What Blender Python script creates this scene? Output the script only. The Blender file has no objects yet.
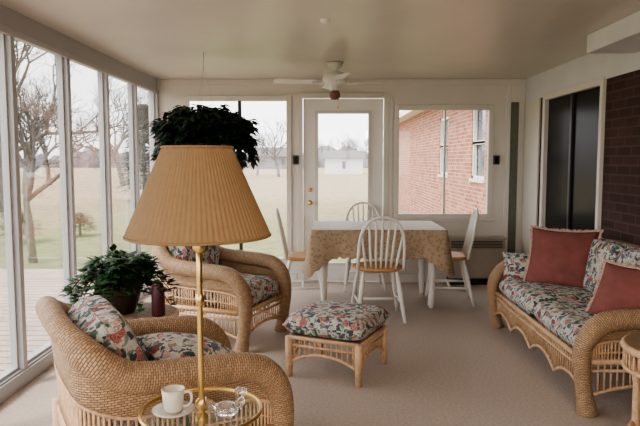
import bpy, math, random
from mathutils import Vector, Matrix, Quaternion
R = math.radians
sc = bpy.context.scene
COL = sc.collection
try:
    sc.view_settings.look = 'AgX - Medium High Contrast'
except Exception as ex:
    print('look', ex)

# ------------------------------------------------------------------ materials
def newmat(name):
    m = bpy.data.materials.new(name); m.use_nodes = True
    nt = m.node_tree
    b = nt.nodes.get("Principled BSDF")
    return m, nt, b
def L(nt, a, b): nt.links.new(a, b)
def N(nt, t, **kw):
    n = nt.nodes.new(t)
    for k, v in kw.items(): setattr(n, k, v)
    return n
def simple(name, col, rough=0.6, metal=0.0, spec=0.5, var=0.0, scale=20, bump=0.0, bscale=200):
    m, nt, b = newmat(name)
    b.inputs['Base Color'].default_value = (*col, 1)
    b.inputs['Roughness'].default_value = rough
    b.inputs['Metallic'].default_value = metal
    b.inputs['Specular IOR Level'].default_value = spec
    tc = N(nt, 'ShaderNodeTexCoord')
    if var > 0:
        no = N(nt, 'ShaderNodeTexNoise'); no.inputs['Scale'].default_value = scale; no.inputs['Detail'].default_value = 4
        L(nt, tc.outputs['Object'], no.inputs['Vector'])
        cr = N(nt, 'ShaderNodeValToRGB')
        cr.color_ramp.elements[0].position = .3; cr.color_ramp.elements[1].position = .7
        cr.color_ramp.elements[0].color = (*[c*(1-var) for c in col], 1)
        cr.color_ramp.elements[1].color = (*[min(1, c*(1+var)) for c in col], 1)
        L(nt, no.outputs['Fac'], cr.inputs['Fac']); L(nt, cr.outputs['Color'], b.inputs['Base Color'])
    if bump > 0:
        n2 = N(nt, 'ShaderNodeTexNoise'); n2.inputs['Scale'].default_value = bscale
        L(nt, tc.outputs['Object'], n2.inputs['Vector'])
        bp = N(nt, 'ShaderNodeBump'); bp.inputs['Strength'].default_value = bump; bp.inputs['Distance'].default_value = .01
        L(nt, n2.outputs['Fac'], bp.inputs['Height']); L(nt, bp.outputs['Normal'], b.inputs['Normal'])
    return m

def wicker_mat(name, col, bw=.022, rh=.009):
    m, nt, b = newmat(name)
    uv = N(nt, 'ShaderNodeUVMap')
    br = N(nt, 'ShaderNodeTexBrick')
    br.inputs['Scale'].default_value = 1
    br.inputs['Brick Width'].default_value = bw
    br.inputs['Row Height'].default_value = rh
    br.inputs['Mortar Size'].default_value = .0018
    br.inputs['Mortar Smooth'].default_value = .8
    br.inputs['Color1'].default_value = (*col, 1)
    br.inputs['Color2'].default_value = (*[c*.68 for c in col], 1)
    br.inputs['Mortar'].default_value = (*[c*.22 for c in col], 1)
    L(nt, uv.outputs['UV'], br.inputs['Vector'])
    L(nt, br.outputs['Color'], b.inputs['Base Color'])
    inv = N(nt, 'ShaderNodeMath', operation='SUBTRACT'); inv.inputs[0].default_value = 1
    L(nt, br.outputs['Fac'], inv.inputs[1])
    bp = N(nt, 'ShaderNodeBump'); bp.inputs['Strength'].default_value = .9; bp.inputs['Distance'].default_value = .005
    L(nt, inv.outputs[0], bp.inputs['Height']); L(nt, bp.outputs['Normal'], b.inputs['Normal'])
    b.inputs['Roughness'].default_value = .5
    return m

def floral_mat(name):
    m, nt, b = newmat(name)
    tc = N(nt, 'ShaderNodeTexCoord')
    no = N(nt, 'ShaderNodeTexNoise'); no.inputs['Scale'].default_value = 18; no.inputs['Detail'].default_value = 5
    L(nt, tc.outputs['Object'], no.inputs['Vector'])
    mx = N(nt, 'ShaderNodeMixRGB', blend_type='ADD'); mx.inputs['Fac'].default_value = .10
    L(nt, tc.outputs['Object'], mx.inputs['Color1']); L(nt, no.outputs['Color'], mx.inputs['Color2'])
    base = (.53, .52, .47)
    def layer(cur, scale, thr, stops, ringdark, off, freq=60):
        mp = N(nt, 'ShaderNodeMapping'); mp.inputs['Location'].default_value = off
        L(nt, mx.outputs['Color'], mp.inputs['Vector'])
        vo = N(nt, 'ShaderNodeTexVoronoi'); vo.inputs['Scale'].default_value = scale
        L(nt, mp.outputs['Vector'], vo.inputs['Vector'])
        sep = N(nt, 'ShaderNodeSeparateColor'); L(nt, vo.outputs['Color'], sep.inputs['Color'])
        cr = N(nt, 'ShaderNodeValToRGB'); cr.color_ramp.interpolation = 'CONSTANT'
        els = cr.color_ramp.elements
        els[0].position = 0; els[0].color = (*stops[0], 1)
        els[1].position = 1/len(stops); els[1].color = (*stops[1], 1)
        for i, s in enumerate(stops[2:]):
            e = els.new((i+2)/len(stops)); e.color = (*s, 1)
        L(nt, sep.outputs[0], cr.inputs['Fac'])
        sh = N(nt, 'ShaderNodeMath', operation='MULTIPLY'); sh.inputs[1].default_value = freq
        L(nt, vo.outputs['Distance'], sh.inputs[0])
        sn = N(nt, 'ShaderNodeMath', operation='SINE'); L(nt, sh.outputs[0], sn.inputs[0])
        dk = N(nt, 'ShaderNodeMapRange'); dk.inputs[1].default_value = -1; dk.inputs[2].default_value = 1
        dk.inputs[3].default_value = ringdark; dk.inputs[4].default_value = 1.25
        L(nt, sn.outputs[0], dk.inputs[0])
        mm = N(nt, 'ShaderNodeVectorMath', operation='SCALE')
        L(nt, cr.outputs['Color'], mm.inputs[0]); L(nt, dk.outputs[0], mm.inputs['Scale'])
        lt = N(nt, 'ShaderNodeMath', operation='LESS_THAN'); lt.inputs[1].default_value = thr
        L(nt, vo.outputs['Distance'], lt.inputs[0])
        mix = N(nt, 'ShaderNodeMixRGB'); L(nt, lt.outputs[0], mix.inputs['Fac'])
        if cur is None: mix.inputs['Color1'].default_value = (*base, 1)
        else: L(nt, cur, mix.inputs['Color1'])
        L(nt, mm.outputs[0], mix.inputs['Color2'])
        return mix.outputs['Color']
    cur = layer(None, 34, .50, [(.08,.14,.11), (.20,.26,.19), (.08,.11,.16), (.52,.50,.45), (.14,.19,.20), (.54,.51,.46)], .55, (0,0,0))
    cur = layer(cur, 24, .42, [(.05,.10,.08), (.50,.46,.41), (.10,.13,.18), (.40,.21,.18), (.09,.13,.11), (.06,.08,.11)], .5, (7.3,2.7,5.4))
    cur = layer(cur, 14, .34, [(.40,.15,.14), (.54,.35,.31), (.27,.07,.08), (.56,.49,.44), (.45,.22,.20), (.10,.14,.16)], .5, (3.3,1.7,.4), 45)
    L(nt, cur, b.inputs['Base Color'])
    b.inputs['Roughness'].default_value = .85
    return m

def brick_mat(name, c1, c2, mortar, axis='Y'):
    m, nt, b = newmat(name)
    tc = N(nt, 'ShaderNodeTexCoord')
    sp = N(nt, 'ShaderNodeSeparateXYZ'); L(nt, tc.outputs['Object'], sp.inputs[0])
    cb = N(nt, 'ShaderNodeCombineXYZ')
    L(nt, sp.outputs[axis], cb.inputs['X']); L(nt, sp.outputs['Z'], cb.inputs['Y'])
    br = N(nt, 'ShaderNodeTexBrick')
    br.inputs['Scale'].default_value = 1
    br.inputs['Brick Width'].default_value = .21
    br.inputs['Row Height'].default_value = .07
    br.inputs['Mortar Size'].default_value = .007
    br.inputs['Color1'].default_value = (*c1, 1); br.inputs['Color2'].default_value = (*c2, 1)
    br.inputs['Mortar'].default_value = (*mortar, 1)
    br.inputs['Bias'].default_value = -.1
    L(nt, cb.outputs[0], br.inputs['Vector'])
    no = N(nt, 'ShaderNodeTexNoise'); no.inputs['Scale'].default_value = 3
    L(nt, cb.outputs[0], no.inputs['Vector'])
    mr = N(nt, 'ShaderNodeMapRange'); mr.inputs[3].default_value = .7; mr.inputs[4].default_value = 1.3
    L(nt, no.outputs['Fac'], mr.inputs[0])
    vm = N(nt, 'ShaderNodeVectorMath', operation='SCALE')
    L(nt, br.outputs['Color'], vm.inputs[0]); L(nt, mr.outputs[0], vm.inputs['Scale'])
    L(nt, vm.outputs[0], b.inputs['Base Color'])
    bp = N(nt, 'ShaderNodeBump'); bp.invert = True; bp.inputs['Strength'].default_value = .6; bp.inputs['Distance'].default_value = .01
    L(nt, br.outputs['Fac'], bp.inputs['Height']); L(nt, bp.outputs['Normal'], b.inputs['Normal'])
    b.inputs['Roughness'].default_value = .9
    return m

def glass_pane(name, refl=.05, tint=(.97, .98, .98)):
    m, nt, b = newmat(name)
    nt.nodes.remove(b)
    out = nt.nodes['Material Output']
    t = N(nt, 'ShaderNodeBsdfTransparent'); t.inputs['Color'].default_value = (*tint, 1)
    g = N(nt, 'ShaderNodeBsdfGlossy'); g.inputs['Roughness'].default_value = .02
    fr = N(nt, 'ShaderNodeLayerWeight'); fr.inputs['Blend'].default_value = .12
    mu = N(nt, 'ShaderNodeMath', operation='MULTIPLY_ADD'); mu.inputs[1].default_value = .35; mu.inputs[2].default_value = refl*.5
    L(nt, fr.outputs['Fresnel'], mu.inputs[0])
    mx = N(nt, 'ShaderNodeMixShader')
    L(nt, mu.outputs[0], mx.inputs['Fac']); L(nt, t.outputs[0], mx.inputs[1]); L(nt, g.outputs[0], mx.inputs[2])
    L(nt, mx.outputs[0], out.inputs['Surface'])
    return m

M_white = simple('white_paint', (.66, .62, .565), .5, var=.03, scale=3)
M_frame = simple('frame_aluminium', (.42, .42, .43), .4, var=.03, scale=3)
M_ceil = simple('ceiling_panel', (.60, .55, .495), .38, spec=.5, var=.04, scale=2, bump=.05, bscale=60)
M_carpet = simple('carpet', (.52, .445, .385), .97, spec=.1, var=.12, scale=60, bump=.6, bscale=300)
M_wick = wicker_mat('wicker', (.60, .395, .235))
M_cane = simple('cane', (.58, .385, .235), .5, var=.2, scale=40)
M_floral = floral_mat('floral_chintz')
M_rose = simple('rose_velvet', (.21, .07, .06), .85, var=.15, scale=12)
M_fringe = simple('fringe', (.52, .36, .29), .9, var=.2, scale=80)
M_chairwhite = simple('white_enamel', (.76, .74, .69), .35, var=.02, scale=5)
M_oak = simple('oak_seat', (.48, .26, .11), .4, var=.2, scale=14)
M_brass = simple('brass', (.74, .52, .22), .28, metal=1.0, var=.05, scale=8)
M_pot = simple('dark_pot', (.03, .018, .015), .35, var=.2, scale=10)
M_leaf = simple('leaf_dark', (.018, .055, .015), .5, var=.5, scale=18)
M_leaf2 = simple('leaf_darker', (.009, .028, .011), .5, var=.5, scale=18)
M_stem = simple('stem', (.04, .06, .02), .7, var=.2)
M_china = simple('china', (.64, .60, .52), .2, var=.02)
M_darkglass = simple('dark_glass', (.004, .004, .006), .25, spec=.12, var=.1, scale=3)
M_black = simple('black_plastic', (.02, .02, .022), .4, var=.1)
M_redcandle = simple('burgundy_wax', (.06, .01, .015), .4, var=.1)
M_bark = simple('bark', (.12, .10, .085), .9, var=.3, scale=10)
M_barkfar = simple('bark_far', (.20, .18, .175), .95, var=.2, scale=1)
M_roof = simple('shingles', (.15, .14, .14), .9, var=.2, scale=6)
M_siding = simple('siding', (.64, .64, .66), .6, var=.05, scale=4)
M_houseside = simple('house_siding', (.22, .21, .22), .7, var=.05, scale=4)
M_heater = simple('heater_enamel', (.42, .37, .31), .45, var=.03)
M_glass = glass_pane('window_glass')
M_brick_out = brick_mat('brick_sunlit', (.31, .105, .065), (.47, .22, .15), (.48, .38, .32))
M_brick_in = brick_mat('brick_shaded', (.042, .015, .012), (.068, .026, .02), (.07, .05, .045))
M_shrub = simple('shrub', (.06, .08, .04), .9, var=.4, scale=8)

def shade_mat():
    m, nt, b = newmat('pleated_fabric')
    b.inputs['Roughness'].default_value = .8
    out = nt.nodes['Material Output']
    tc = N(nt, 'ShaderNodeTexCoord')
    no = N(nt, 'ShaderNodeTexNoise'); no.inputs['Scale'].default_value = 60
    L(nt, tc.outputs['Object'], no.inputs['Vector'])
    cr = N(nt, 'ShaderNodeValToRGB')
    cr.color_ramp.elements[0].color = (.33, .215, .115, 1); cr.color_ramp.elements[1].color = (.42, .285, .16, 1)
    L(nt, no.outputs['Fac'], cr.inputs['Fac']); L(nt, cr.outputs['Color'], b.inputs['Base Color'])
    tr = N(nt, 'ShaderNodeBsdfTranslucent'); L(nt, cr.outputs['Color'], tr.inputs['Color'])
    mx = N(nt, 'ShaderNodeMixShader'); mx.inputs['Fac'].default_value = .3
    L(nt, b.outputs[0], mx.inputs[1]); L(nt, tr.outputs[0], mx.inputs[2]); L(nt, mx.outputs[0], out.inputs['Surface'])
    return m
M_shade = shade_mat()

def lace_mat():
    m, nt, b = newmat('lace')
    out = nt.nodes['Material Output']
    uv = N(nt, 'ShaderNodeUVMap')
    vo = N(nt, 'ShaderNodeTexVoronoi'); vo.inputs['Scale'].default_value = 34; vo.inputs['Randomness'].default_value = .9
    L(nt, uv.outputs['UV'], vo.inputs['Vector'])
    cr = N(nt, 'ShaderNodeValToRGB')
    cr.color_ramp.elements[0].position = .12; cr.color_ramp.elements[0].color = (.24, .165, .105, 1)
    cr.color_ramp.elements[1].position = .55; cr.color_ramp.elements[1].color = (.43, .32, .22, 1)
    L(nt, vo.outputs['Distance'], cr.inputs['Fac']); L(nt, cr.outputs['Color'], b.inputs['Base Color'])
    b.inputs['Roughness'].default_value = .9
    lt = N(nt, 'ShaderNodeMath', operation='LESS_THAN'); lt.inputs[1].default_value = .15
    L(nt, vo.outputs['Distance'], lt.inputs[0])
    tr = N(nt, 'ShaderNodeBsdfTransparent'); mx = N(nt, 'ShaderNodeMixShader')
    L(nt, lt.outputs[0], mx.inputs['Fac']); L(nt, b.outputs[0], mx.inputs[1]); L(nt, tr.outputs[0], mx.inputs[2])
    L(nt, mx.outputs[0], out.inputs['Surface'])
    return m
M_lace = lace_mat()
M_cloth = simple('cloth_top', (.60, .55, .50), .7, var=.06, scale=30)  # paler than the lace: reflected light on the top put into its colour

def crystal():
    m, nt, b = newmat('crystal')
    b.inputs['Base Color'].default_value = (.95, .96, .97, 1)
    b.inputs['Roughness'].default_value = .03
    b.inputs['Transmission Weight'].default_value = 1.0
    b.inputs['IOR'].default_value = 1.45
    return m
M_crystal = crystal()

def ground_mat():
    m, nt, b = newmat('lawn')
    tc = N(nt, 'ShaderNodeTexCoord')
    sp = N(nt, 'ShaderNodeSeparateXYZ'); L(nt, tc.outputs['Object'], sp.inputs[0])
    no = N(nt, 'ShaderNodeTexNoise'); no.inputs['Scale'].default_value = .35; no.inputs['Detail'].default_value = 8
    L(nt, tc.outputs['Object'], no.inputs['Vector'])
    ad = N(nt, 'ShaderNodeMath', operation='MULTIPLY_ADD'); ad.inputs[1].default_value = 14; 
    L(nt, no.outputs['Fac'], ad.inputs[0]); L(nt, sp.outputs['Y'], ad.inputs[2])
    mr = N(nt, 'ShaderNodeMapRange'); mr.inputs[1].default_value = 17; mr.inputs[2].default_value = 36
    L(nt, ad.outputs[0], mr.inputs[0])
    cr = N(nt, 'ShaderNodeValToRGB')
    cr.color_ramp.elements[0].color = (.185, .20, .10, 1); cr.color_ramp.elements[1].color = (.34, .28, .19, 1)
    L(nt, mr.outputs[0], cr.inputs['Fac'])
    n2 = N(nt, 'ShaderNodeTexNoise'); n2.inputs['Scale'].default_value = 4; n2.inputs['Detail'].default_value = 8
    L(nt, tc.outputs['Object'], n2.inputs['Vector'])
    m2 = N(nt, 'ShaderNodeMapRange'); m2.inputs[3].default_value = .45; m2.inputs[4].default_value = 1.55
    L(nt, n2.outputs['Fac'], m2.inputs[0])
    vm = N(nt, 'ShaderNodeVectorMath', operation='SCALE'); L(nt, cr.outputs['Color'], vm.inputs[0]); L(nt, m2.outputs[0], vm.inputs['Scale'])
    L(nt, vm.outputs[0], b.inputs['Base Color']); b.inputs['Roughness'].default_value = 1
    b.inputs['Specular IOR Level'].default_value = .1
    return m
M_ground = ground_mat()
M_deck = simple('deck_board', (.44, .34, .29), .8, var=.15, scale=5)

# ------------------------------------------------------------------ mesh builder
class MB:
    def __init__(s): s.v = []; s.f = []; s.uv = []
    def add(s, verts, faces, uvs=None):
        o = len(s.v); s.v += [tuple(x) for x in verts]
        for i, f in enumerate(faces):
            s.f.append([a+o for a in f])
            s.uv.append(uvs[i] if uvs else [(verts[a][0]+verts[a][1], verts[a][2]) for a in f])
    def box(s, x0, y0, z0, x1, y1, z1):
        v = [(x0,y0,z0),(x1,y0,z0),(x1,y1,z0),(x0,y1,z0),(x0,y0,z1),(x1,y0,z1),(x1,y1,z1),(x0,y1,z1)]
        s.add(v, [(3,2,1,0),(4,5,6,7),(0,1,5,4),(1,2,6,5),(2,3,7,6),(3,0,4,7)])
    def tube(s, pts, r, n=8, closed=False, caps=True):
        pts = [Vector(p) for p in pts]; k = len(pts)
        if not isinstance(r, (list, tuple)): r = [r]*k
        tang = []
        for i in range(k):
            if closed: t = pts[(i+1) % k]-pts[i-1]
            else: t = pts[min(i+1, k-1)]-pts[max(i-1, 0)]
            tang.append(t.normalized() if t.length > 1e-9 else Vector((0,0,1)))
        ref = Vector((0,0,1)) if abs(tang[0].z) < .9 else Vector((1,0,0))
        nn = (ref-tang[0]*ref.dot(tang[0])).normalized()
        verts = []; ln = [0]
        for i in range(k):
            if i > 0:
                q = tang[i-1].rotation_difference(tang[i]); nn = q @ nn
                nn = (nn-tang[i]*nn.dot(tang[i])).normalized()
                ln.append(ln[-1]+(pts[i]-pts[i-1]).length)
            bb = tang[i].cross(nn)
            for j in range(n):
                a = 2*math.pi*j/n
                verts.append(pts[i]+(nn*math.cos(a)+bb*math.sin(a))*r[i])
        faces = []; uvs = []
        m = k if closed else k-1
        for i in range(m):
            i2 = (i+1) % k
            l0 = ln[i]; l1 = ln[i+1] if i+1 < k else ln[i]+(pts[0]-pts[i]).length
            rr = 2*math.pi*max(r[i], .001)/n
            for j in range(n):
                j2 = (j+1) % n
                faces.append((i*n+j, i*n+j2, i2*n+j2, i2*n+j))
                uvs.append([(j*rr, l0), ((j+1)*rr, l0), ((j+1)*rr, l1), (j*rr, l1)])
        if caps and not closed:
            faces.append(tuple(range(n))[::-1]); uvs.append([(0,0)]*n)
            faces.append(tuple((k-1)*n+j for j in range(n))); uvs.append([(0,0)]*n)
        s.add(verts, faces, uvs)
    def lathe(s, prof, n=24, c=(0,0,0), rmod=None):
        verts = []; k = len(prof)
        for (r, z) in prof:
            for j in range(n):
                a = 2*math.pi*j/n
                rr = r*(rmod(j) if rmod else 1)
                verts.append((c[0]+rr*math.cos(a), c[1]+rr*math.sin(a), c[2]+z))
        faces = []
        for i in range(k-1):
            for j in range(n):
                j2 = (j+1) % n
                faces.append((i*n+j, i*n+j2, (i+1)*n+j2, (i+1)*n+j))
        s.add(verts, faces)
    def ell(s, c, r, n=12, m=8):
        prof = [(max(1e-4, math.sin(math.pi*i/m)), -math.cos(math.pi*i/m)) for i in range(m+1)]
        verts = []
        for (q, z) in prof:
            for j in range(n):
                a = 2*math.pi*j/n
                verts.append((c[0]+r[0]*q*math.cos(a), c[1]+r[1]*q*math.sin(a), c[2]+r[2]*z))
        faces = [(i*n+j, i*n+(j+1) % n, (i+1)*n+(j+1) % n, (i+1)*n+j) for i in range(m) for j in range(n)]
        s.add(verts, faces)
    def leaf(s, p, d, l, w, up=Vector((0,0,1)), droop=.3):
        d = d.normalized(); sd = d.cross(up)
        if sd.length < .01: sd = Vector((1,0,0))
        sd.normalize(); nrm = sd.cross(d)
        mid = p+d*l*.45+nrm*l*.06; tip = p+d*l-Vector((0,0,l*droop))
        v = [p, mid+sd*w*.5-nrm*w*.1, mid, mid-sd*w*.5-nrm*w*.1, tip]
        s.add(v, [(0,1,2), (0,2,3), (1,4,2), (2,4,3)])
    def obj(s, name, mat, parent=None, loc=(0,0,0), rot=(0,0,0), smooth=True, bevel=0):
        me = bpy.data.meshes.new(name)
        me.from_pydata(s.v, [], s.f)
        ul = me.uv_layers.new(name='UVMap')
        i = 0
        for uvs in s.uv:
            for u in uvs:
                ul.data[i].uv = u; i += 1
        me.materials.append(mat)
        if smooth:
            for p in me.polygons: p.use_smooth = True
        me.update()
        o = bpy.data.objects.new(name, me); COL.objects.link(o)
        o.location = loc; o.rotation_euler = rot
        if parent: o.parent = parent
        if bevel:
            b = o.modifiers.new('bevel', 'BEVEL'); b.width = bevel; b.segments = 2; b.limit_method = 'ANGLE'
        return o

def empty(name, loc=(0,0,0), rz=0):
    e = bpy.data.objects.new(name, None); COL.objects.link(e)
    e.location = loc; e.rotation_euler = (0, 0, rz); e.empty_display_size = .1
    return e

def crom(pts, per=6):
    pts = [Vector(p) for p in pts]; out = []
    for i in range(len(pts)-1):
        p0 = pts[max(i-1, 0)]; p1 = pts[i]; p2 = pts[i+1]; p3 = pts[min(i+2, len(pts)-1)]
        for j in range(per):
            t = j/per
            out.append(.5*((2*p1)+(-p0+p2)*t+(2*p0-5*p1+4*p2-p3)*t*t+(-p0+3*p1-3*p2+p3)*t*t*t))
    out.append(pts[-1]); return out

def cushion(name, sx, sy, sz, mat, parent, loc, rot=(0,0,0), box=True, pipe=None, fringe=None, seed=0):
    mb = MB(); n = 20; rnd = random.Random(seed)
    idx = {}; verts = []
    def pt(i, j, sgn):
        x = -1+2*i/n; y = -1+2*j/n
        if box:
            h = (max(0, (1-abs(x)**7)*(1-abs(y)**7)))**.30
            h *= 1-.10*(x*x+y*y)*.5
            X = x*(1-.04*abs(y)**6); Y = y*(1-.04*abs(x)**6)
        else:
            h = (max(0, (1-x*x)*(1-y*y)))**.5
            X = x*(1-.10*(1-abs(y)**2.0)*abs(x)); Y = y*(1-.10*(1-abs(x)**2.0)*abs(y))
        return (X*sx/2, Y*sy/2, sgn*h*sz/2)
    for sgn in (1, -1):
        for i in range(n+1):
            for j in range(n+1):
                edge = i in (0, n) or j in (0, n)
                if sgn == -1 and edge: idx[(i, j, -1)] = idx[(i, j, 1)]
                else:
                    idx[(i, j, sgn)] = len(verts); verts.append(pt(i, j, sgn))
    faces = []
    for i in range(n):
        for j in range(n):
            faces.append((idx[(i,j,1)], idx[(i+1,j,1)], idx[(i+1,j+1,1)], idx[(i,j+1,1)]))
            faces.append((idx[(i,j,-1)], idx[(i,j+1,-1)], idx[(i+1,j+1,-1)], idx[(i+1,j,-1)]))
    mb.add(verts, faces)
    e = mb.obj(name, mat, parent, loc, rot)
    ring = [(i, 0) for i in range(n)]+[(n, j) for j in range(n)]+[(n-i, n) for i in range(n)]+[(0, n-j) for j in range(n)]
    rp = [Vector(pt(i, j, 1)) for i, j in ring]
    if pipe:
        p = MB(); p.tube(rp, .006, 6, closed=True); p.obj(name+'_piping', pipe, parent, loc, rot)
    if fringe:
        p = MB()
        for k in range(len(rp)):
            for q in range(3):
                a = rp[k].lerp(rp[(k+1) % len(rp)], q/3)
                d = Vector((a.x, a.y, 0)).normalized()
                b2 = a+d*.022+Vector((rnd.uniform(-.006,.006), rnd.uniform(-.006,.006), rnd.uniform(-.008,.008)))
                p.tube([a, a.lerp(b2, .5), b2], [.006, .007, .004], 5)
        p.obj(name+'_fringe', fringe, parent, loc, rot)
    return e

# ------------------------------------------------------------------ wicker seating (forward = +X local)
def skirt(mb, a, b, ztop=.29, spans=1, n_st=None):
    a = Vector(a); b = Vector(b); Ln = (b-a).length
    mb.tube([a+Vector((0,0,ztop)), b+Vector((0,0,ztop))], .016, 8)
    mb.tube([a+Vector((0,0,ztop-.05)), b+Vector((0,0,ztop-.05))], .009, 6)
    def zarch(t):
        u = (t*spans) % 1.0
        return .09+.07*(1-abs(2*u-1)**2.2)
    K = spans*12
    mb.tube([a.lerp(b, i/K)+Vector((0,0,zarch(min(i/K, .9999)))) for i in range(K+1)], .011, 6)
    m = int(Ln/.034)
    for i in range(1, m):
        t = i/m; p = a.lerp(b, t)
        mb.tube([p+Vector((0,0,zarch(t))), p+Vector((0,0,ztop))], .0055, 5)

def wicker_seat(name, W, D, loc, rz, nc, front_spans=1, armz=.575, backz=.80, cz=.38, ct=.19, bh=.47, bx_=.14, bz=None, lean=77):
    e = empty(name, loc, rz)
    if bz is None: bz = backz-.145
    a = W/2-.075; h = D/2; q = armz-.635; s_ = backz-.85
    half = [(h-.03, -a, .0), (h, -a, .18), (h+.01, -a, .34), (h-.015, -a, .52+q), (h-.09, -a, .60+q), (h-.20, -a, .625+q),
            (0, -a, .635+q), (-h+.17, -a, .655+q), (-h+.05, -a+.015, .72+s_), (-h-.02, -a+.09, .79+s_), (-h-.05, -a+.20, .83+s_)]
    mid = [(-h-.06, 0, backz)] if W < 1.2 else [(-h-.06, -a*.45, backz), (-h-.06, 0, backz), (-h-.06, a*.45, backz)]
    ctrl = half+mid+[(x, -y, z) for (x, y, z) in reversed(half)]
    path = crom(ctrl, 6)
    rad = []
    for p in path:
        if p.x > h-.02: rad.append(.036+.02*min(1, p.z/.5))
        elif p.z > backz-.07: rad.append(.044)
        else: rad.append(.058)
    for _ in range(4): rad = [(rad[max(i-1,0)]+rad[i]+rad[min(i+1,len(rad)-1)])/3 for i in range(len(rad))]
    mb = MB(); mb.tube(path, rad, 14)
    mb.obj('rolled_frame', M_wick, e)
    pb = MB(); verts = []; uvs = []; faces = []; s = 0; rows = 4; prev = None; cols = 0
    cn = MB()
    for p in path:
        if p.z < .30: continue
        step = 0
        if prev is not None:
            step = (Vector((p.x,p.y,0))-Vector((prev.x,prev.y,0))).length; s += step
        bx = max(p.x, -h+.0); base = Vector((bx, p.y, .28))
        top = Vector(p); low = base.lerp(top, .52)
        if prev is not None and step > .004:
            nn_ = max(1, int(round(step/.024)))
            pbx = Vector((max(prev.x, -h), prev.y, .28)); plow = pbx.lerp(Vector(prev), .52)
            for k in range(nn_):
                t = (k+.5)/nn_
                cn.tube([pbx.lerp(base, t), plow.lerp(low, t)], .006, 5)
            cn.tube([plow, low], .009, 6, caps=False)
            cn.tube([pbx.lerp(plow,.5), base.lerp(low,.5)], .006, 5, caps=False)
        prev = p
        for k in range(rows+1):
            t = k/rows
            qq = low.lerp(top, t)
            verts.append((qq, (s, qq.z)))
        cols += 1
    for c in range(cols-1):
        for k in range(rows):
            qf = [c*(rows+1)+k, (c+1)*(rows+1)+k, (c+1)*(rows+1)+k+1, c*(rows+1)+k+1]
            faces.append(qf); uvs.append([verts[i][1] for i in qf])
    pb.add([v[0] for v in verts], faces, uvs)
    po = pb.obj('woven_panel', M_wick, e)
    so = po.modifiers.new('thick', 'SOLIDIFY'); so.thickness = .012; so.offset = 0
    cn.obj('side_canes', M_cane, e)
    sk = MB()
    A = [(h-.01, -a, 0), (h-.01, a, 0), (-h, a, 0), (-h, -a, 0)]
    skirt(sk, A[0], A[1], spans=front_spans); skirt(sk, A[1], A[2]); skirt(sk, A[2], A[3], spans=front_spans); skirt(sk, A[3], A[0])
    for (x, y, z) in A[2:]:
        sk.tube([(x, y, 0), (x, y, .15), (x, y, .32)], [.022, .028, .028], 10)
    sk.obj('skirt_canes', M_cane, e)
    dk = MB(); dk.box(-h+.01, -a, .265, h-.02, a, .285); dk.obj('seat_deck', M_wick, e, smooth=False)
    iw = 2*a-.13
    cw = iw/nc
    for i in range(nc):
        y = -iw/2+cw*(i+.5)
        cushion('seat_cushion_%d' % (i+1), D-.08, cw-.004, ct, M_floral, e, (.05, y, cz), (0, 0, 0), True, None, None, seed=i)
        cushion('back_cushion_%d' % (i+1), bh, cw-.01, .19, M_floral, e, (-h+bx_, y, bz), (0, R(lean), 0), True, M_floral, None, seed=i+5)
    return e

arm1 = wicker_seat('wicker_armchair', .82, .76, (-.68, 2.56, 0), R(30), 1, bh=.40, bz=.60, bx_=.17, lean=66, ct=.20, cz=.385)
cushion('throw_pillow_floral', .42, .44, .16, M_floral, arm1, (.10, -.02, .545), (0, R(14), R(10)), False, M_floral, None, 4)
arm2 = wicker_seat('wicker_armchair', .80, .76, (-.80, 4.75, 0), R(-22), 1)
sofa = wicker_seat('wicker_sofa', 1.92, .74, (1.76, 4.16, 0), R(180), 2, 4, armz=.53, backz=.73, cz=.365, ct=.17, bh=.40, bz=.60, lean=74)
cushion('throw_pillow_rose_1', .46, .50, .16, M_rose, sofa, (-.01, -.47, .635), (0, R(68), R(54)), False, None, M_fringe, 1)
cushion('throw_pillow_floral_1', .28, .34, .15, M_floral, sofa, (.17, -.74, .52), (0, R(45), R(75)), False, M_floral, None, 7)
cushion('throw_pillow_rose_2', .36, .38, .13, M_rose, sofa, (.0, .54, .585), (0, R(62), R(30)), False, None, M_fringe, 3)

# ottoman
ot = empty('wicker_ottoman', (.085, 3.98, 0), R(-24))
mb = MB(); w = .235
C = [(-w,-w,0),(w,-w,0),(w,w,0),(-w,w,0)]
for i in range(4): skirt(mb, C[i], C[(i+1) % 4], ztop=.255, spans=1)
for c in C: mb.tube([(c[0],c[1],0),(c[0],c[1],.15),(c[0],c[1],.26)], [.020,.026,.026], 10)
mb.obj('frame', M_cane, ot)
mb = MB(); mb.box(-w-.01,-w-.01,.245,w+.01,w+.01,.27); mb.obj('seat_deck', M_wick, ot, smooth=False, bevel=.006)
cushion('cushion', .55, .55, .14, M_floral, ot, (0,0,.337), (0,0,0), True, M_floral, None)

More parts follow.
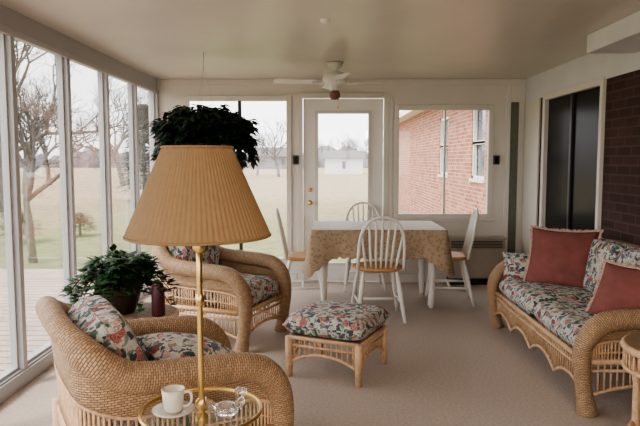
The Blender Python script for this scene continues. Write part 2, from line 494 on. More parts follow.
# ------------------------------------------------------------------ windsor chairs (faces +Y local, back at -Y)
def windsor(loc, rz):
    e = empty('dining_chair', loc, rz)
    mb = MB(); n = 28; prof = []
    def outline(a):
        c, s_ = math.cos(a), math.sin(a)
        rx = .215*(abs(c)**.75)*(1 if c > 0 else -1); ry = .205*(abs(s_)**.8)*(1 if s_ > 0 else -1)
        return rx*(1+.06*(ry/.2)), ry
    v = []; f = []
    rings = [(.90, .425), (1.0, .44), (1.0, .452), (.93, .462), (.6, .452), (.02, .448)]
    for (k, z) in rings:
        for j in range(n):
            x, y = outline(2*math.pi*j/n+.01); v.append((x*k, y*k, z))
    for i in range(len(rings)-1):
        for j in range(n): f.append((i*n+j, i*n+(j+1) % n, (i+1)*n+(j+1) % n, (i+1)*n+j))
    f.append(tuple(range(n))[::-1]); f.append(tuple((len(rings)-1)*n+j for j in range(n)))
    mb.add(v, f); mb.obj('seat', M_oak, e)
    fr = MB()
    tops = [(-.14,-.13), (.14,-.13), (.15,.13), (-.15,.13)]; bots = [(-.20,-.23), (.20,-.23), (.21,.19), (-.21,.19)]
    pm = {}
    for i, (t, b) in enumerate(zip(tops, bots)):
        pts = [Vector((b[0],b[1],0)).lerp(Vector((t[0],t[1],.435)), q) for q in (0,.15,.3,.36,.42,.6,.8,.92,1)]
        fr.tube(pts, [.012,.015,.018,.014,.018,.022,.019,.014,.013], 8)
        pm[i] = Vector((b[0],b[1],0)).lerp(Vector((t[0],t[1],.435)), .38)
    for a_, b_ in ((0,3),(1,2)):
        p, q = pm[a_], pm[b_]; fr.tube([p, p.lerp(q,.5), q], [.009,.014,.009], 8)
    p = pm[0].lerp(pm[3], .5); q = pm[1].lerp(pm[2], .5); fr.tube([p, p.lerp(q,.5), q], [.009,.014,.009], 8)
    bow = []
    for i in range(25):
        t = math.pi*i/24
        x = -.195*math.cos(t)*(1+.16*math.sin(t)**2); zz = math.sin(t)**.58
        bow.append(Vector((x, -.165-.10*zz, .445+.455*zz)))
    fr.tube(bow, .0135, 8)
    for k in range(7):
        u = (k-3)/3.0
        bx = u*.125; tx = u*.172
        best = min([b for b in bow if b.z > .6], key=lambda b: abs(b.x-tx))
        p0 = Vector((bx, -.165+.0*abs(u), .45)); p1 = Vector((tx, best.y, best.z))
        fr.tube([p0, p0.lerp(p1,.3), p0.lerp(p1,.55), p1], [.008,.013,.011,.007], 6)
    fr.obj('frame', M_chairwhite, e)
    return e
windsor((.46, 5.36, 0), R(4))
windsor((.42, 6.60, 0), R(180))
windsor((-.20, 5.95, 0), R(-88))
windsor((1.19, 5.98, 0), R(84))

# ------------------------------------------------------------------ dining table with lace cloth
tb = empty('dining_table', (.49, 6.0, 0))
mb = MB(); mb.box(-.60,-.40,.71,.60,.40,.738); mb.obj('top', M_chairwhite, tb, smooth=False, bevel=.008)
mb = MB()
for sx in (-1,1):
    for sy in (-1,1):
        mb.tube([(sx*.50,sy*.30,z) for z in (0,.05,.2,.25,.3,.5,.62,.71)], [.022,.026,.032,.024,.034,.036,.030,.036], 12)
mb.box(-.52,-.31,.63,.52,-.29,.71); mb.box(-.52,.29,.63,.52,.31,.71); mb.box(-.51,-.3,.63,-.49,.3,.71); mb.box(.49,-.3,.63,.51,.3,.71)
mb.obj('legs', M_chairwhite, tb)
tc_ = empty('tablecloth', (.49, 6.0, 0))
mb = MB(); mb.box(-.612,-.412,.7385,.612,.412,.7425); mb.obj('cloth_top', M_cloth, tc_, smooth=False)
mb = MB(); hx, hy = .615, .415
nseg = 160; tot = 4*(hx+hy)
def perim(s):
    s = s % tot
    if s < 2*hx: return (-hx+s, -hy, 0, -1, min(s, 2*hx-s))
    s -= 2*hx
    if s < 2*hy: return (hx, -hy+s, 1, 0, min(s, 2*hy-s))
    s -= 2*hy
    if s < 2*hx: return (hx-s, hy, 0, 1, min(s, 2*hx-s))
    s -= 2*hx
    return (-hx, hy-s, -1, 0, min(s, 2*hy-s))
rows = 8; v = []; f = []; uv = []
for i in range(nseg):
    s = tot*i/nseg
    x, y, nx, ny, dc = perim(s)
    cor = max(0, 1-dc/.24)
    drop = .26+.17*cor**1.5+.012*math.sin(s*90)
    for k in range(rows+1):
        t = k/rows
        o = t*(.015+.026*math.sin(s*17+.6)+.03*cor)
        cx = (1 if x > 0 else -1)*cor*.02*t; cy = (1 if y > 0 else -1)*cor*.02*t
        v.append((x+nx*max(o,-.005)+cx, y+ny*max(o,-.005)+cy, .742-t*drop)); uv.append((s, t*drop))
for i in range(nseg):
    for k in range(rows):
        a = i*(rows+1)+k; b = ((i+1) % nseg)*(rows+1)+k
        f.append((a, a+1, b+1, b))
mb.add(v, f, [[uv[q] for q in ff] for ff in f]); mb.obj('lace_drop', M_lace, tc_)

# ------------------------------------------------------------------ floor lamp with glass tray
lp = empty('floor_lamp', (-.395, 1.93, 0))
mb = MB(); mb.lathe([(0.001,0),(.14,0),(.145,.012),(.13,.025),(.05,.035),(.025,.05),(.018,.07),(.012,.09)], 32)
mb.tube([(0,0,.08),(0,0,.55),(0,0,1.0),(0,0,1.18)], .0095, 14)
for z, r in ((.35,.016),(.545,.022),(.595,.020),(.93,.015),(1.10,.020)):
    mb.lathe([(.009,z-.02),(r,z-.008),(r,z+.008),(.009,z+.02)], 18)
mb.lathe([(.01,1.16),(.022,1.17),(.022,1.24),(.012,1.25)], 18)
mb.tube(crom([(.02,0,1.17),(.06,0,1.26),(.045,0,1.37),(0,0,1.405),(-.045,0,1.37),(-.06,0,1.26),(-.02,0,1.17)],5), .003, 6)
mb.lathe([(.004,1.395),(.007,1.40),(.006,1.405),(.001,1.412)], 12)
ring = [(.19*math.cos(2*math.pi*i/48), .19*math.sin(2*math.pi*i/48), .572) for i in range(48)]
mb.tube(ring, .007, 8, closed=True)
for k in range(3):
    a = 2*math.pi*k/3+.5; mb.tube([(0,0,.562),(.1*math.cos(a),.1*math.sin(a),.556),(.19*math.cos(a),.19*math.sin(a),.568)], .004, 6)
for k in range(3):
    a = 2*math.pi*k/3; mb.tube([(.012*math.cos(a),.012*math.sin(a),1.395),(.102*math.cos(a),.102*math.sin(a),1.402)], .002, 5)
mb.obj('brass_stand', M_brass, lp)
mb = MB(); mb.lathe([(.012,.570),(.187,.570),(.187,.576),(.012,.576),(.012,.570)], 48); mb.obj('glass_tray', M_glass, lp, smooth=False)
mb = MB(); npl = 84
mb.lathe([(.106,1.408),(.110,1.400),(.218,1.150),(.223,1.136)], npl*4, rmod=lambda j: 1+.009*math.cos(2*math.pi*j/4))
mb.obj('pleated_shade', M_shade, lp)
mb = MB()
for (r, z) in ((.107,1.409),(.223,1.136)):
    mb.tube([(r*math.cos(2*math.pi*i/60), r*math.sin(2*math.pi*i/60), z) for i in range(60)], .0045, 6, closed=True)
mb.obj('shade_trim', M_shade, lp)
mb = MB(); mb.ell((0,0,1.28),(.028,.028,.04)); mb.obj('bulb', M_china, lp)

mg = empty('coffee_mug', (-.475, 1.89, .577))
mb = MB(); mb.lathe([(.001,.008),(.026,.008),(.030,.02),(.033,.05),(.036,.080),(.0335,.080),(.030,.05),(.026,.016),(.001,.014)], 28)
mb.tube(crom([(.033,0,.068),(.052,0,.070),(.058,0,.048),(.048,0,.028),(.030,0,.024)],5), .0045, 8)
mb.obj('cup', M_china, mg)
mb = MB(); mb.lathe([(.001,.0),(.04,.0),(.064,.012),(.066,.016),(.04,.007),(.001,.007)], 32); mb.obj('saucer', M_china, mg)
gl = empty('crystal_bird', (-.305, 1.86, .577))
mb = MB(); mb.ell((0,0,.026),(.042,.028,.026),12,8)
mb.tube(crom([(.03,0,.03),(.045,0,.055),(.036,0,.078),(.046,0,.088),(.066,0,.084)],4), [.016]*5+[.011]*8+[.008]*3+[.002], 8)
mb.tube(crom([(-.03,0,.03),(-.055,0,.05),(-.062,0,.066)],4), [.015,.014,.012,.010,.009,.007,.005,.004,.002], 8)
mb.obj('body', M_crystal, gl)

# ------------------------------------------------------------------ side table + potted plant
def wicker_table(loc, r, h):
    e = empty('wicker_side_table', loc)
    mb = MB()
    mb.tube([(r*math.cos(2*math.pi*i/40), r*math.sin(2*math.pi*i/40), h-.018) for i in range(40)], .018, 8, closed=True)
    mb.tube([((r-.04)*math.cos(2*math.pi*i/40), (r-.04)*math.sin(2*math.pi*i/40), .14) for i in range(40)], .012, 8, closed=True)
    mb.tube([((r-.0)*math.cos(2*math.pi*i/40), (r-.0)*math.sin(2*math.pi*i/40), h-.11) for i in range(40)], .010, 8, closed=True)
    for k in range(48):
        a = 2*math.pi*k/48; mb.tube([(r*math.cos(a),r*math.sin(a),h-.11),(r*math.cos(a),r*math.sin(a),h-.02)], .005, 5)
    for k in range(4):
        a = math.pi/4+math.pi*k/2; c, s_ = math.cos(a), math.sin(a)
        mb.tube([(r*1.0*c,r*1.0*s_,0),((r-.05)*c,(r-.05)*s_,.14),((r-.05)*c,(r-.05)*s_,h*.6),(r*.97*c,r*.97*s_,h-.02)], .018, 8)
    mb.obj('frame', M_cane, e)
    mb = MB(); mb.lathe([(.001,h-.022),(r,h-.022),(r,h),(.001,h)], 40); mb.obj('top', M_wick, e, smooth=False)
    return e
wicker_table((-1.12, 3.5, 0), .26, .50)
wicker_table((1.60, 2.70, 0), .25, .55)

def potted_plant(loc):
    e = empty('potted_plant', loc); rnd = random.Random(4)
    mb = MB(); mb.lathe([(.001,0),(.085,0),(.10,.03),(.135,.15),(.14,.16),(.13,.16),(.115,.14),(.001,.135)], 28); mb.obj('pot', M_pot, e)
    st = MB(); lf = MB()
    for k in range(100):
        a = rnd.uniform(0, 2*math.pi); rr = rnd.uniform(.06, .30); z = rnd.uniform(.12, .30)-(.12 if rr > .2 else 0)
        p0 = Vector((.05*math.cos(a), .05*math.sin(a), .14)); p2 = Vector((rr*math.cos(a), rr*math.sin(a), z))
        p1 = p0.lerp(p2, .5)+Vector((0,0,.10))
        pts = crom([p0,p1,p2], 4); st.tube(pts, .0025, 4)
        for q in range(3, len(pts)):
            for m in range(2):
                d = Vector((math.cos(a+rnd.uniform(-1.3,1.3)), math.sin(a+rnd.uniform(-1.3,1.3)), rnd.uniform(-.1,.5)))
                lf.leaf(pts[q], d, rnd.uniform(.05,.09), rnd.uniform(.035,.05), droop=.15)
    st.obj('stems', M_stem, e); lf.obj('leaves', M_leaf, e, smooth=False)
potted_plant((-1.18, 3.50, .503))
cd = empty('candle_jar', (-.93, 3.41, .503))
mb = MB(); mb.lathe([(.001,0),(.034,0),(.037,.01),(.037,.15),(.030,.17),(.030,.185),(.001,.19)], 20); mb.obj('jar', M_redcandle, cd)

# hanging plant
hp = empty('hanging_plant', (-1.00, 5.2, -.04)); rnd = random.Random(9)
mb = MB(); mb.lathe([(.001,1.42),(.09,1.42),(.15,1.55),(.155,1.57),(.145,1.57),(.001,1.555)], 24); mb.obj('basket', M_pot, hp)
mb = MB()
for k in range(3):
    a = 2*math.pi*k/3+.4; mb.tube([(.15*math.cos(a),.15*math.sin(a),1.57),(0,0,2.18)], .001, 4)
mb.tube([(0,0,2.18),(0,0,2.29)], .003, 6); mb.obj('hanger_wires', M_frame, hp)
st = MB(); lf = MB()
for k in range(420):
    a = rnd.uniform(0, 2*math.pi); rr = .41*math.sqrt(rnd.random()); z = 1.85-rnd.uniform(.0,.24)-max(0,rr-.2)*.55
    p0 = Vector((.08*math.cos(a), .08*math.sin(a), 1.55)); p2 = Vector((rr*math.cos(a), rr*math.sin(a), z))
    p1 = p0.lerp(p2, .5)+Vector((0,0,.05))
    pts = crom([p0,p1,p2], 3); st.tube(pts, .003, 4)
    for q in range(2, len(pts)):
        for m in range(4):
            d = Vector((math.cos(a+rnd.uniform(-1.5,1.5)), math.sin(a+rnd.uniform(-1.5,1.5)), rnd.uniform(-.5,.5)))
            lf.leaf(pts[q], d, rnd.uniform(.055,.10), rnd.uniform(.04,.055))
for k in range(26):
    a = rnd.uniform(0, 2*math.pi); c, s_ = math.cos(a), math.sin(a); dz = rnd.uniform(.05,.16)
    pts = crom([(.1*c,.1*s_,1.58),(.30*c,.30*s_,1.68),(.39*c,.39*s_,1.52),(.40*c,.40*s_,1.52-dz)],4)
    st.tube(pts, .0025, 4)
    for q in pts:
        for m in range(3): lf.leaf(q, Vector((rnd.uniform(-1,1),rnd.uniform(-1,1),-.3)), .07, .045)
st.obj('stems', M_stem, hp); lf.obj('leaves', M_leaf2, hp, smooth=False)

# ------------------------------------------------------------------ ceiling fan
H = 2.25
fn = empty('ceiling_fan', (.09, 5.75, 0))
mb = MB()
mb.lathe([(.001,H-.001),(.075,H-.001),(.075,H-.02),(.05,H-.05),(.02,H-.06),(.02,H-.075),(.05,H-.08),(.105,H-.10),(.115,H-.13),(.115,H-.165),(.09,H-.19),(.055,H-.20),(.055,H-.235),(.04,H-.25),(.001,H-.252)], 36)
mb.obj('motor_housing', M_chairwhite, fn)
mb = MB()
for k in range(4):
    a = R(7)+k*math.pi/2; c, s_ = math.cos(a), math.sin(a)
    def P(l, w_, z): return (l*c-w_*s_, l*s_+w_*c, z)
    z0 = H-.175
    prof = [(.17,.045),(.20,.055),(.35,.060),(.50,.062),(.545,.055),(.56,.03)]
    v = []; 
    for (l, w_) in prof:
        v += [P(l,-w_,z0-.010), P(l,w_,z0+.012), P(l,w_,z0+.018), P(l,-w_,z0-.004)]
    f = []
    for i in range(len(prof)-1):
        for j in range(4): f.append((i*4+j, i*4+(j+1)%4, (i+1)*4+(j+1)%4, (i+1)*4+j))
    f += [(3,2,1,0), tuple((len(prof)-1)*4+j for j in range(4))]
    mb.add(v, f)
    mb.tube([P(.09,0,z0-.0),P(.14,0,z0-.012),P(.21,0,z0-.008)], .012, 6)
mb.obj('blades', M_chairwhite, fn, smooth=False)
mb = MB()
mb.lathe([(.03,H-.25),(.045,H-.27),(.05,H-.30),(.035,H-.33),(.001,H-.335)], 20)
mb.obj('light_kit', simple('amber_glass', (.20,.09,.07), .25, var=.1), fn)
mb = MB(); mb.tube([(.03,0,H-.33),(.03,0,H-.40)], .0015, 4); mb.ell((.03,0,H-.405),(.007,.007,.010)); mb.obj('pull_chain', M_brass, fn)
sd = empty('smoke_detector', (0, 4.0, 0))
mb = MB(); mb.lathe([(.001,H-.022),(.02,H-.022),(.030,H-.015),(.032,H)], 24); mb.obj('cover', M_chairwhite, sd)

# ------------------------------------------------------------------ room shell
XL, XR, YB, YF = -1.84, 2.2, 6.9, -2.4
def shell(name, boxes, mat, bevel=0):
    mb = MB()
    for b in boxes: mb.box(*b)
    return mb.obj(name, mat, None, smooth=False, bevel=bevel)
shell('floor', [(XL-.10, YF-.1, -.06, XR+.1, YB+.1, 0)], M_carpet)
shell('ceiling', [(XL-.20, YF-.2, H, XR+.1, YB+.25, H+.12)], M_ceil)
y0, y1 = YB, YB+.10
W1 = (-1.53, -.39, .24, 2.05); DR = (-.25, .65, 0, 2.05); W2 = (.78, 1.83, .74, 1.95)
shell('wall_back', [
    (XL-.1, y0, 0, W1[0], y1, H), (W1[0], y0, 0, W1[1], y1, W1[2]), (W1[0], y0, W1[3], W1[1], y1, H),
    (W1[1], y0, 0, DR[0], y1, H), (DR[0], y0, DR[3], DR[1], y1, H), (DR[1], y0, 0, W2[0], y1, H),
    (W2[0], y0, 0, W2[1], y1, W2[2]), (W2[0], y0, W2[3], W2[1], y1, H), (W2[1], y0, 0, XR+.1, y1, H)], M_white)
def window(name, x0, x1, z0, z1, mullions=(), y=YB, fw=.035, stile=None, sw=.018):
    e = empty(name, (0,0,0)); mb = MB()
    a, b = y-.018, y+.05
    mb.box(x0-.02,a,z0-.02,x0+fw,b,z1+.02); mb.box(x1-fw,a,z0-.02,x1+.02,b,z1+.02)
    mb.box(x0+fw,a,z0-.02,x1-fw,b,z0+fw); mb.box(x0+fw,a,z1-fw,x1-fw,b,z1+.02)
    mb.obj('frame', M_white, e, smooth=False, bevel=.004)
    for m in mullions:
        mb = MB(); mb.box(m-sw,y-.005,z0+fw,m+sw,y+.045,z1-fw); mb.obj('meeting_stile', stile or M_white, e, smooth=False)
    mb = MB(); mb.box(x0+fw-.005,y+.018,z0+fw-.005,x1-fw+.005,y+.022,z1-fw+.005); mb.obj('pane', M_glass, e, smooth=False)
    return e
window('window_1', *W1, mullions=(-.94,), stile=M_black)
window('window_2', *W2, mullions=(1.32,), sw=.010)
shell('trim_1', [(W2[0]-.06, YB-.03, W2[2]-.05, W2[1]+.06, YB-.001, W2[2]-.021)], M_white, .004)
shell('trim_2', [(XL+.04, YB-.022, H-.06, XR, YB-.001, H-.001)], M_white, .004)
shell('trim_3', [(.70, YB-.016, .10, .745, YB-.001, 2.03),(XR-.22, YB-.02, .0, XR-.17, YB-.001, H-.06)], M_white, .003)
shell('trim_8', [(XR-.165, YB-.012, .0, XR-.08, YB-.001, 2.0)], simple('sage_panel', (.13,.14,.11), .7, var=.1), .002)
dr = empty('door_1')
mb = MB()
mb.box(DR[0]-.05,YB-.02,0,DR[0]+.005,YB+.0,DR[3]+.05); mb.box(DR[1]-.005,YB-.02,0,DR[1]+.05,YB,DR[3]+.05); mb.box(DR[0]+.005,YB-.02,DR[3]-.005,DR[1]-.005,YB,DR[3]+.05)
mb.obj('casing', M_white, dr, smooth=False, bevel=.004)
dx0, dx1 = DR[0]+.01, DR[1]-.01; gx0, gx1, gz0, gz1 = -.08, .48, .22, 1.88
mb = MB(); ya, yb = YB+.01, YB+.05
mb.box(dx0,ya,.01,gx0,yb,DR[3]-.01); mb.box(gx1,ya,.01,dx1,yb,DR[3]-.01); mb.box(gx0,ya,.01,gx1,yb,gz0); mb.box(gx0,ya,gz1,gx1,yb,DR[3]-.01)
mb.obj('slab', M_chairwhite, dr, smooth=False)
mb = MB()
mb.box(gx0-.03,ya-.012,gz0-.03,gx0+.005,ya,gz1+.03); mb.box(gx1-.005,ya-.012,gz0-.03,gx1+.03,ya,gz1+.03); mb.box(gx0,ya-.012,gz0-.03,gx1,ya,gz0+.005); mb.box(gx0,ya-.012,gz1-.005,gx1,ya,gz1+.03)
mb.obj('lite_moulding', M_white, dr, smooth=False)
mb = MB(); mb.box(gx0,ya+.018,gz0,gx1,ya+.022,gz1); mb.obj('pane', M_glass, dr, smooth=False)
mb = MB(); mb.tube([(-.165,YB+.01,.90),(-.165,YB-.05,.90)], .010, 8); mb.ell((-.165,YB-.055,.90),(.028,.02,.028)); mb.tube([(-.165,YB+.012,1.04),(-.165,YB-.008,1.04)], .022, 12)
mb.obj('knob', M_brass, dr)
for x in (-.32, 1.885):
    t = empty('wall_thermometer', (x, YB, 1.37)); mb = MB(); mb.box(-.032,-.035,-.05,.032,-.001,.05); mb.obj('case', M_black, t, smooth=False, bevel=.006)
    mb = MB(); mb.box(-.02,-.037,-.03,.02,-.0345,.03); mb.obj('dial', M_darkglass, t, smooth=False)
ht = empty('baseboard_heater', (1.66, YB, 0))
mb = MB(); mb.box(-.30,-.13,.07,.30,-.002,.40); mb.obj('cabinet', M_heater, ht, smooth=False, bevel=.01)
mb = MB(); mb.box(-.32,-.15,.50,.32,-.002,.53); mb.box(-.31,-.14,.40,.31,-.002,.50); mb.obj('top_cover', M_heater, ht, smooth=False, bevel=.006)
mb = MB()
for i in range(5): mb.box(-.28,-.145,.415+i*.016,.28,-.138,.422+i*.016)
mb.box(-.30,-.125,.0,.30,-.01,.07)
mb.obj('louvres', M_black, ht, smooth=False)

# left glazed wall
shell('wall_left', [(XL-.10, YF, 0, XL, YB, .10), (XL-.10, YF, 2.12, XL, YB, H)], M_frame)
ys = [6.87, 6.1, 5.3, 4.5, 3.7, 2.9, 2.1, 1.3, .5, -.3, -1.1, -1.9, -2.37]
mb = MB()
for y in ys: mb.box(XL-.07, y-.025, .10, XL+.012, y+.025, 2.12)
mb.box(XL, YF, 2.09, XL+.02, YB, 2.13); mb.box(XL, YF, .0, XL+.015, YB, .09)
mb.obj('trim_4', M_frame, None, smooth=False, bevel=.004)
for i in range(len(ys)-1):
    b, a = ys[i]-.025, ys[i+1]+.025
    e = empty('window_%d' % (i+3)); mb = MB(); f_ = .018
    mb.box(XL-.05,a,.10,XL-.02,a+f_,2.12); mb.box(XL-.05,b-f_,.10,XL-.02,b,2.12); mb.box(XL-.05,a+f_,.10,XL-.02,b-f_,.10+f_); mb.box(XL-.05,a+f_,2.12-f_,XL-.02,b-f_,2.12)
    mb.obj('sash', M_frame, e, smooth=False)
    mb = MB(); mb.box(XL-.042,a+f_-.004,.10+f_-.004,XL-.038,b-f_+.004,2.12-f_+.004); mb.obj('pane', M_glass, e, smooth=False)

# right wall
SY0, SY1, SZ = 4.98, 6.25, 1.98
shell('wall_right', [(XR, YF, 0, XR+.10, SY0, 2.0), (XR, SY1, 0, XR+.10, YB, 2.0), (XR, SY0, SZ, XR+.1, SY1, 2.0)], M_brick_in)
shell('sky_reflection_board', [(XR-.01, YF, 2.0, XR+.10, YB, H)], M_siding)  # pale board added above the brick in place of the sky reflection
shell('trim_6', [(XR-.02, 6.42, 0, XR-.001, YB-.03, 2.0)], M_white, .003)
sl = empty('door_2')
mb = MB()
mb.box(XR-.03,SY0-.03,0,XR+.05,SY0+.02,SZ+.04); mb.box(XR-.03,SY1-.02,0,XR+.05,SY1+.05,SZ+.04); mb.box(XR-.03,SY0+.02,SZ-.02,XR+.05,SY1-.02,SZ+.04); mb.box(XR-.03,SY0+.02,0,XR+.05,SY1-.02,.05)
mb.obj('frame', M_white, sl, smooth=False, bevel=.004)
mb = MB(); ym = (SY0+SY1)/2
mb.box(XR-.01,ym-.02,.05,XR+.03,ym+.02,SZ-.02); mb.obj('meeting_stile', M_black, sl, smooth=False)
mb = MB(); mb.box(XR+.01,SY0+.02,.05,XR+.02,SY1-.02,SZ-.02); mb.obj('pane', M_darkglass, sl, smooth=False)
shell('eave_reflection_box', [(1.85, YF+.02, 2.12, XR-.012, 4.5, H-.001)], M_siding, .006)  # added box standing in for an eave mirrored in the glass
mb = MB()
mb.box(XL-.1,YF-.1,0,XR+.1,YF,.4); mb.box(XL-.1,YF-.1,2.12,XR+.1,YF,H)
for i in range(6):
    x = XL-.05+(XR-XL+.1)*i/5; mb.box(x-.05,YF-.1,.4,x+.05,YF,2.12)
mb.obj('wall_front', M_white, None, smooth=False)
shell('baseboard_back', [(-1.8, YB-.015, 0, -.31, YB-.001, .10), (.71, YB-.015, 0, 1.33, YB-.001, .10)], M_white, .004)
# unseen fill lamps added behind the viewpoint to brighten the room
for (x, y) in ((-.6, -.9), (1.0, .2)):
    e = empty('fill_lamp', (x, y, 0)); mb = MB()
    mb.lathe([(.001,H-.001),(.06,H-.001),(.06,H-.015),(.012,H-.03),(.012,H-.20),(.025,H-.21),(.025,H-.26),(.001,H-.262)], 24); mb.obj('canopy', M_brass, e)
    mb = MB(); mb.ell((0,0,H-.30),(.03,.03,.04)); mb.obj('bulb', M_china, e)
    ld = bpy.data.lights.new('fill_point', 'POINT'); lo = bpy.data.objects.new('fill_point', ld); COL.objects.link(lo); lo.parent = e
    lo.location = (0,0,H-.32); ld.energy = 40; ld.shadow_soft_size = .12; ld.color = (1,.80,.60)

# ------------------------------------------------------------------ outside
mb = MB(); mb.box(-300,-60,-.40,300,500,-.30); mb.obj('lawn_ground', M_ground, None, smooth=False)
dk = MB()
y = -3.0
while y < 8.3:
    dk.box(-5.2, y, -.14, XL-.11, y+.122, -.10); y += .145
dko = dk.obj('deck', M_deck, None, smooth=False)
mb = MB()
for x in (-5.1,-4.2,-3.2,-2.2): mb.box(x-.03,-3.0,-.30,x+.03,8.3,-.141)
o = mb.obj('joists', M_bark, dko, smooth=False)

wg = empty('brick_house_wing')
BX = 2.55; YE = 25.0
wy = [(10.0, 10.9), (13.0, 13.95)]
mb = MB(); segs = [7.05, 10.0, 10.9, 13.0, 13.95, YE]
for i in range(5):
    if i in (1, 3):
        mb.box(BX, segs[i], -.3, BX+.2, segs[i+1], 1.05); mb.box(BX, segs[i], 2.28, BX+.2, segs[i+1], 2.62)
    else: mb.box(BX, segs[i], -.3, BX+.2, segs[i+1], 2.62)
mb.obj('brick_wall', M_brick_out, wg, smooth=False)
mb = MB(); mb.box(BX+.2,7.05,-.3,BX+6,YE,2.62); mb.obj('core', M_darkglass, wg, smooth=False)
mb = MB()
for (a, b) in wy:
    for (z0, z1) in ((1.05,1.68),(1.64,2.28)):
        mb.box(BX+.02,a,z0,BX+.08,a+.06,z1); mb.box(BX+.02,b-.06,z0,BX+.08,b,z1); mb.box(BX+.02,a,z0,BX+.08,b,z0+.05); mb.box(BX+.02,a,z1-.05,BX+.08,b,z1)
    mb.box(BX-.03,a-.03,1.0,BX+.05,b+.03,1.05)
mb.obj('window_frames', M_chairwhite, wg, smooth=False)
mb = MB()
for (a, b) in wy: mb.box(BX+.09,a,1.05,BX+.10,b,2.28)
mb.obj('window_glass', simple('sash_glass', (.12,.13,.15), .05, var=.1), wg, smooth=False)
mb = MB(); mb.box(BX-.35,7.4,2.62,BX+.3,YE+.4,2.66); mb.box(BX-.38,7.4,2.60,BX-.34,YE+.4,2.76); mb.obj('soffit', M_chairwhite, wg, smooth=False)
mb = MB(); ye=YE+.4; mb.add([(BX-.38,7.4,2.76),(BX-.38,ye,2.76),(BX+3.1,ye,4.2),(BX+3.1,7.4,4.2),(BX+6.6,ye,2.76),(BX+6.6,7.4,2.76)],[(0,3,2,1),(3,5,4,2),(0,5,3),(1,2,4)]); mb.obj('roof', M_roof, wg, smooth=False)

def house(name, x, y, w_, d, h, rh, mat, nwin=3):
    e = empty(name, (x, y, -.3)); mb = MB(); mb.box(-w_/2,-d/2,0,w_/2,d/2,h)
    mb.obj('walls', mat, e, smooth=False)
    mb = MB(); o_ = .3
    mb.add([(-w_/2-o_,-d/2-o_,h),(w_/2+o_,-d/2-o_,h),(w_/2+o_,d/2+o_,h),(-w_/2-o_,d/2+o_,h),(-w_/2-o_,0,h+rh),(w_/2+o_,0,h+rh)],
           [(0,1,5,4),(2,3,4,5),(0,4,3),(1,2,5),(3,2,1,0)])
    mb.obj('roof', M_roof, e, smooth=False)
    mb = MB()
    for i in range(nwin):
        cx = -w_/2+w_*(i+.5)/nwin; mb.box(cx-w_*.04,-d/2-.03,h*.35,cx+w_*.04,-d/2+.02,h*.8)
    mb.obj('openings', M_roof, e, smooth=False)
house('farm_shed', 2.2, 75, 4.4, 5, 1.9, .9, M_siding, 1)
house('neighbour_house', -9.8, 120, 8, 7, 2.3, 1.8, M_houseside, 2)

def tree_mesh(seed, Ht, levels, r0, mat, name, spread=.55, lean=0):
    rnd = random.Random(seed); mb = MB()
    def br(p, d, ln, r, lv):
        pts = [p]; q = p.copy(); dd = d.copy()
        for i in range(3):
            dd = (dd+Vector((rnd.uniform(-.18,.18), rnd.uniform(-.18,.18), rnd.uniform(-.02,.14)))).normalized()
            q = q+dd*ln/3; pts.append(q.copy())
        mb.tube(pts, [r, r*.88, r*.76, r*.64], 7 if lv > levels-3 else 3, caps=False)
        if lv == 0: return
        nch = 2 if lv == levels else rnd.choice((2,3,3))
        if lv == levels: nch = 4
        for i in range(nch):
            ax = Vector((rnd.uniform(-1,1), rnd.uniform(-1,1), rnd.uniform(-.3,.3))).normalized()
            nd = (Quaternion(ax, rnd.uniform(.3, .3+spread)) @ dd).normalized()
            st_ = pts[rnd.choice((2,3,3))]
            br(st_, nd, ln*rnd.uniform(.62,.86), r*.62, lv-1)
    br(Vector((0,0,0)), Vector((lean,0,1)).normalized(), Ht*.26, r0, levels)
    return mb.obj(name, mat)
t1 = tree_mesh(3, 3.9, 7, .075, M_bark, 'bare_tree', .75); t1.location = (-4.75, 10.0, -.3)
t2 = tree_mesh(8, 9, 7, .16, M_bark, 'bare_tree', .7); t2.location = (-10.5, 20, -.3)
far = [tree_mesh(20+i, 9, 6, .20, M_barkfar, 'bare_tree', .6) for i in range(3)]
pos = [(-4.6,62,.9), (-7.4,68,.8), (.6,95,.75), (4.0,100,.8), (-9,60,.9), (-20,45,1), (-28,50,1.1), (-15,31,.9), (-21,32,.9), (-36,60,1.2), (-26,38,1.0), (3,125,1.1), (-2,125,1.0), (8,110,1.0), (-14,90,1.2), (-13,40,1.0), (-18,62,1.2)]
rnd = random.Random(5)
for i, (x, y, s) in enumerate(pos):
    if i < 3: o = far[i]
    else:
        o = bpy.data.objects.new('bare_tree', far[i % 3].data); COL.objects.link(o)
    o.location = (x, y, -.3); o.scale = (s*.9, s*.9, s*.85); o.rotation_euler = (0,0,rnd.uniform(0,6))
M_ever = simple('conifer_needles', (.035, .05, .045), .95, var=.4, scale=3)
for (x, y, hh, rr) in ((-7.4, 25.5, 3.9, 1.1),):
    e = empty('evergreen_tree', (x, y, -.3)); rnd = random.Random(int(hh*10)); lf = MB()
    for k in range(2600):
        t = rnd.random()**.7; a = rnd.uniform(0, 6.28); r_ = rr*(1-t)**.7*rnd.uniform(.4,1)
        p = Vector((r_*math.cos(a), r_*math.sin(a), .3+t*(hh-.3)))
        lf.leaf(p, Vector((math.cos(a),math.sin(a),.2)), .30*rr/1.1, .12*rr/1.1)
    lf.tube([(0,0,0),(0,0,hh*.9)], [.12,.02], 6)
    lf.obj('foliage', M_ever, e, smooth=False)
mb = MB(); rnd = random.Random(11); v = []; f = []; n = 220
for i in range(n+1):
    x = -160+320*i/n; hgt = 1.6+1.8*rnd.random()+1.0*math.sin(i*.35)
    yy = 130+6*rnd.random()
    v += [(x, yy, -.4), (x, yy+.5, hgt*.7), (x, yy+3, hgt+.6), (x, yy+6, -.4)]
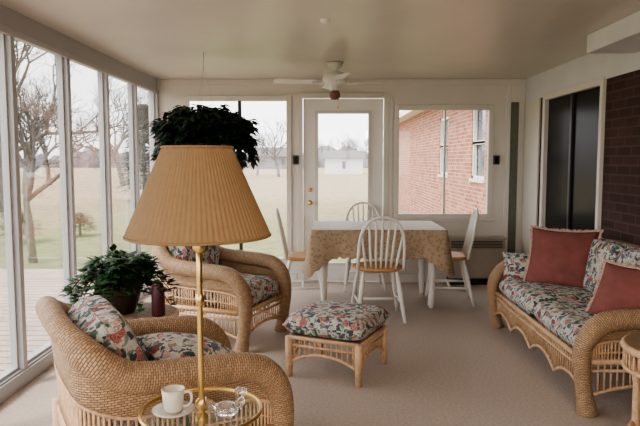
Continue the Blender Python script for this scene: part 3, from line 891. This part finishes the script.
for i in range(n):
    for j in range(3): f.append((i*4+j, (i+1)*4+j, (i+1)*4+j+1, i*4+j+1))
mb.add(v, f); mb.obj('distant_treeline', simple('treeline', (.17,.16,.17), 1, var=.3, scale=.5))
for (x, y, s) in ((-6.2, 12.5, .45), (-5.4, 13.6, .35), (-8.3, 15.5, .5)):
    e = empty('shrub', (x, y, -.3)); rnd = random.Random(int(x*10)); lf = MB()
    for k in range(700):
        a = rnd.uniform(0,6.28); b = rnd.uniform(.05,1.4); rr = s*rnd.uniform(.6,1)
        p = Vector((rr*math.cos(a)*math.sin(b), rr*math.sin(a)*math.sin(b), .05+1.3*rr*math.cos(b)))
        lf.leaf(p, Vector((math.cos(a),math.sin(a),.4)), .09, .05)
    lf.tube([(0,0,0),(0,0,s)], .03, 6)
    lf.obj('foliage', M_shrub, e, smooth=False)

# ------------------------------------------------------------------ light
w = bpy.data.worlds.new('World'); sc.world = w; w.use_nodes = True
nt = w.node_tree; bg = nt.nodes['Background']
tc = nt.nodes.new('ShaderNodeTexCoord'); sp = nt.nodes.new('ShaderNodeSeparateXYZ'); nt.links.new(tc.outputs['Generated'], sp.inputs[0])
cr = nt.nodes.new('ShaderNodeValToRGB'); nt.links.new(sp.outputs['Z'], cr.inputs['Fac'])
cr.color_ramp.elements[0].position = 0.0; cr.color_ramp.elements[0].color = (.88,.87,.89,1)
cr.color_ramp.elements[1].position = .6; cr.color_ramp.elements[1].color = (.91,.89,.91,1)
nt.links.new(cr.outputs['Color'], bg.inputs['Color']); bg.inputs['Strength'].default_value = 4.3
sun = bpy.data.objects.new('sun', bpy.data.lights.new('sun', 'SUN')); COL.objects.link(sun)
sun.data.energy = 4.5; sun.data.angle = R(14); sun.data.color = (1,.92,.82)
sun.rotation_euler = Vector((-.75,-.5,1.15)).to_track_quat('Z', 'Y').to_euler()

# ------------------------------------------------------------------ camera
cam = bpy.data.objects.new('camera', bpy.data.cameras.new('camera')); COL.objects.link(cam)
cam.location = (0,0,1.37); cam.rotation_euler = (R(90-4.87), 0, R(.46))
cam.data.lens = 35; cam.data.sensor_width = 36; cam.data.clip_end = 1000
sc.camera = cam
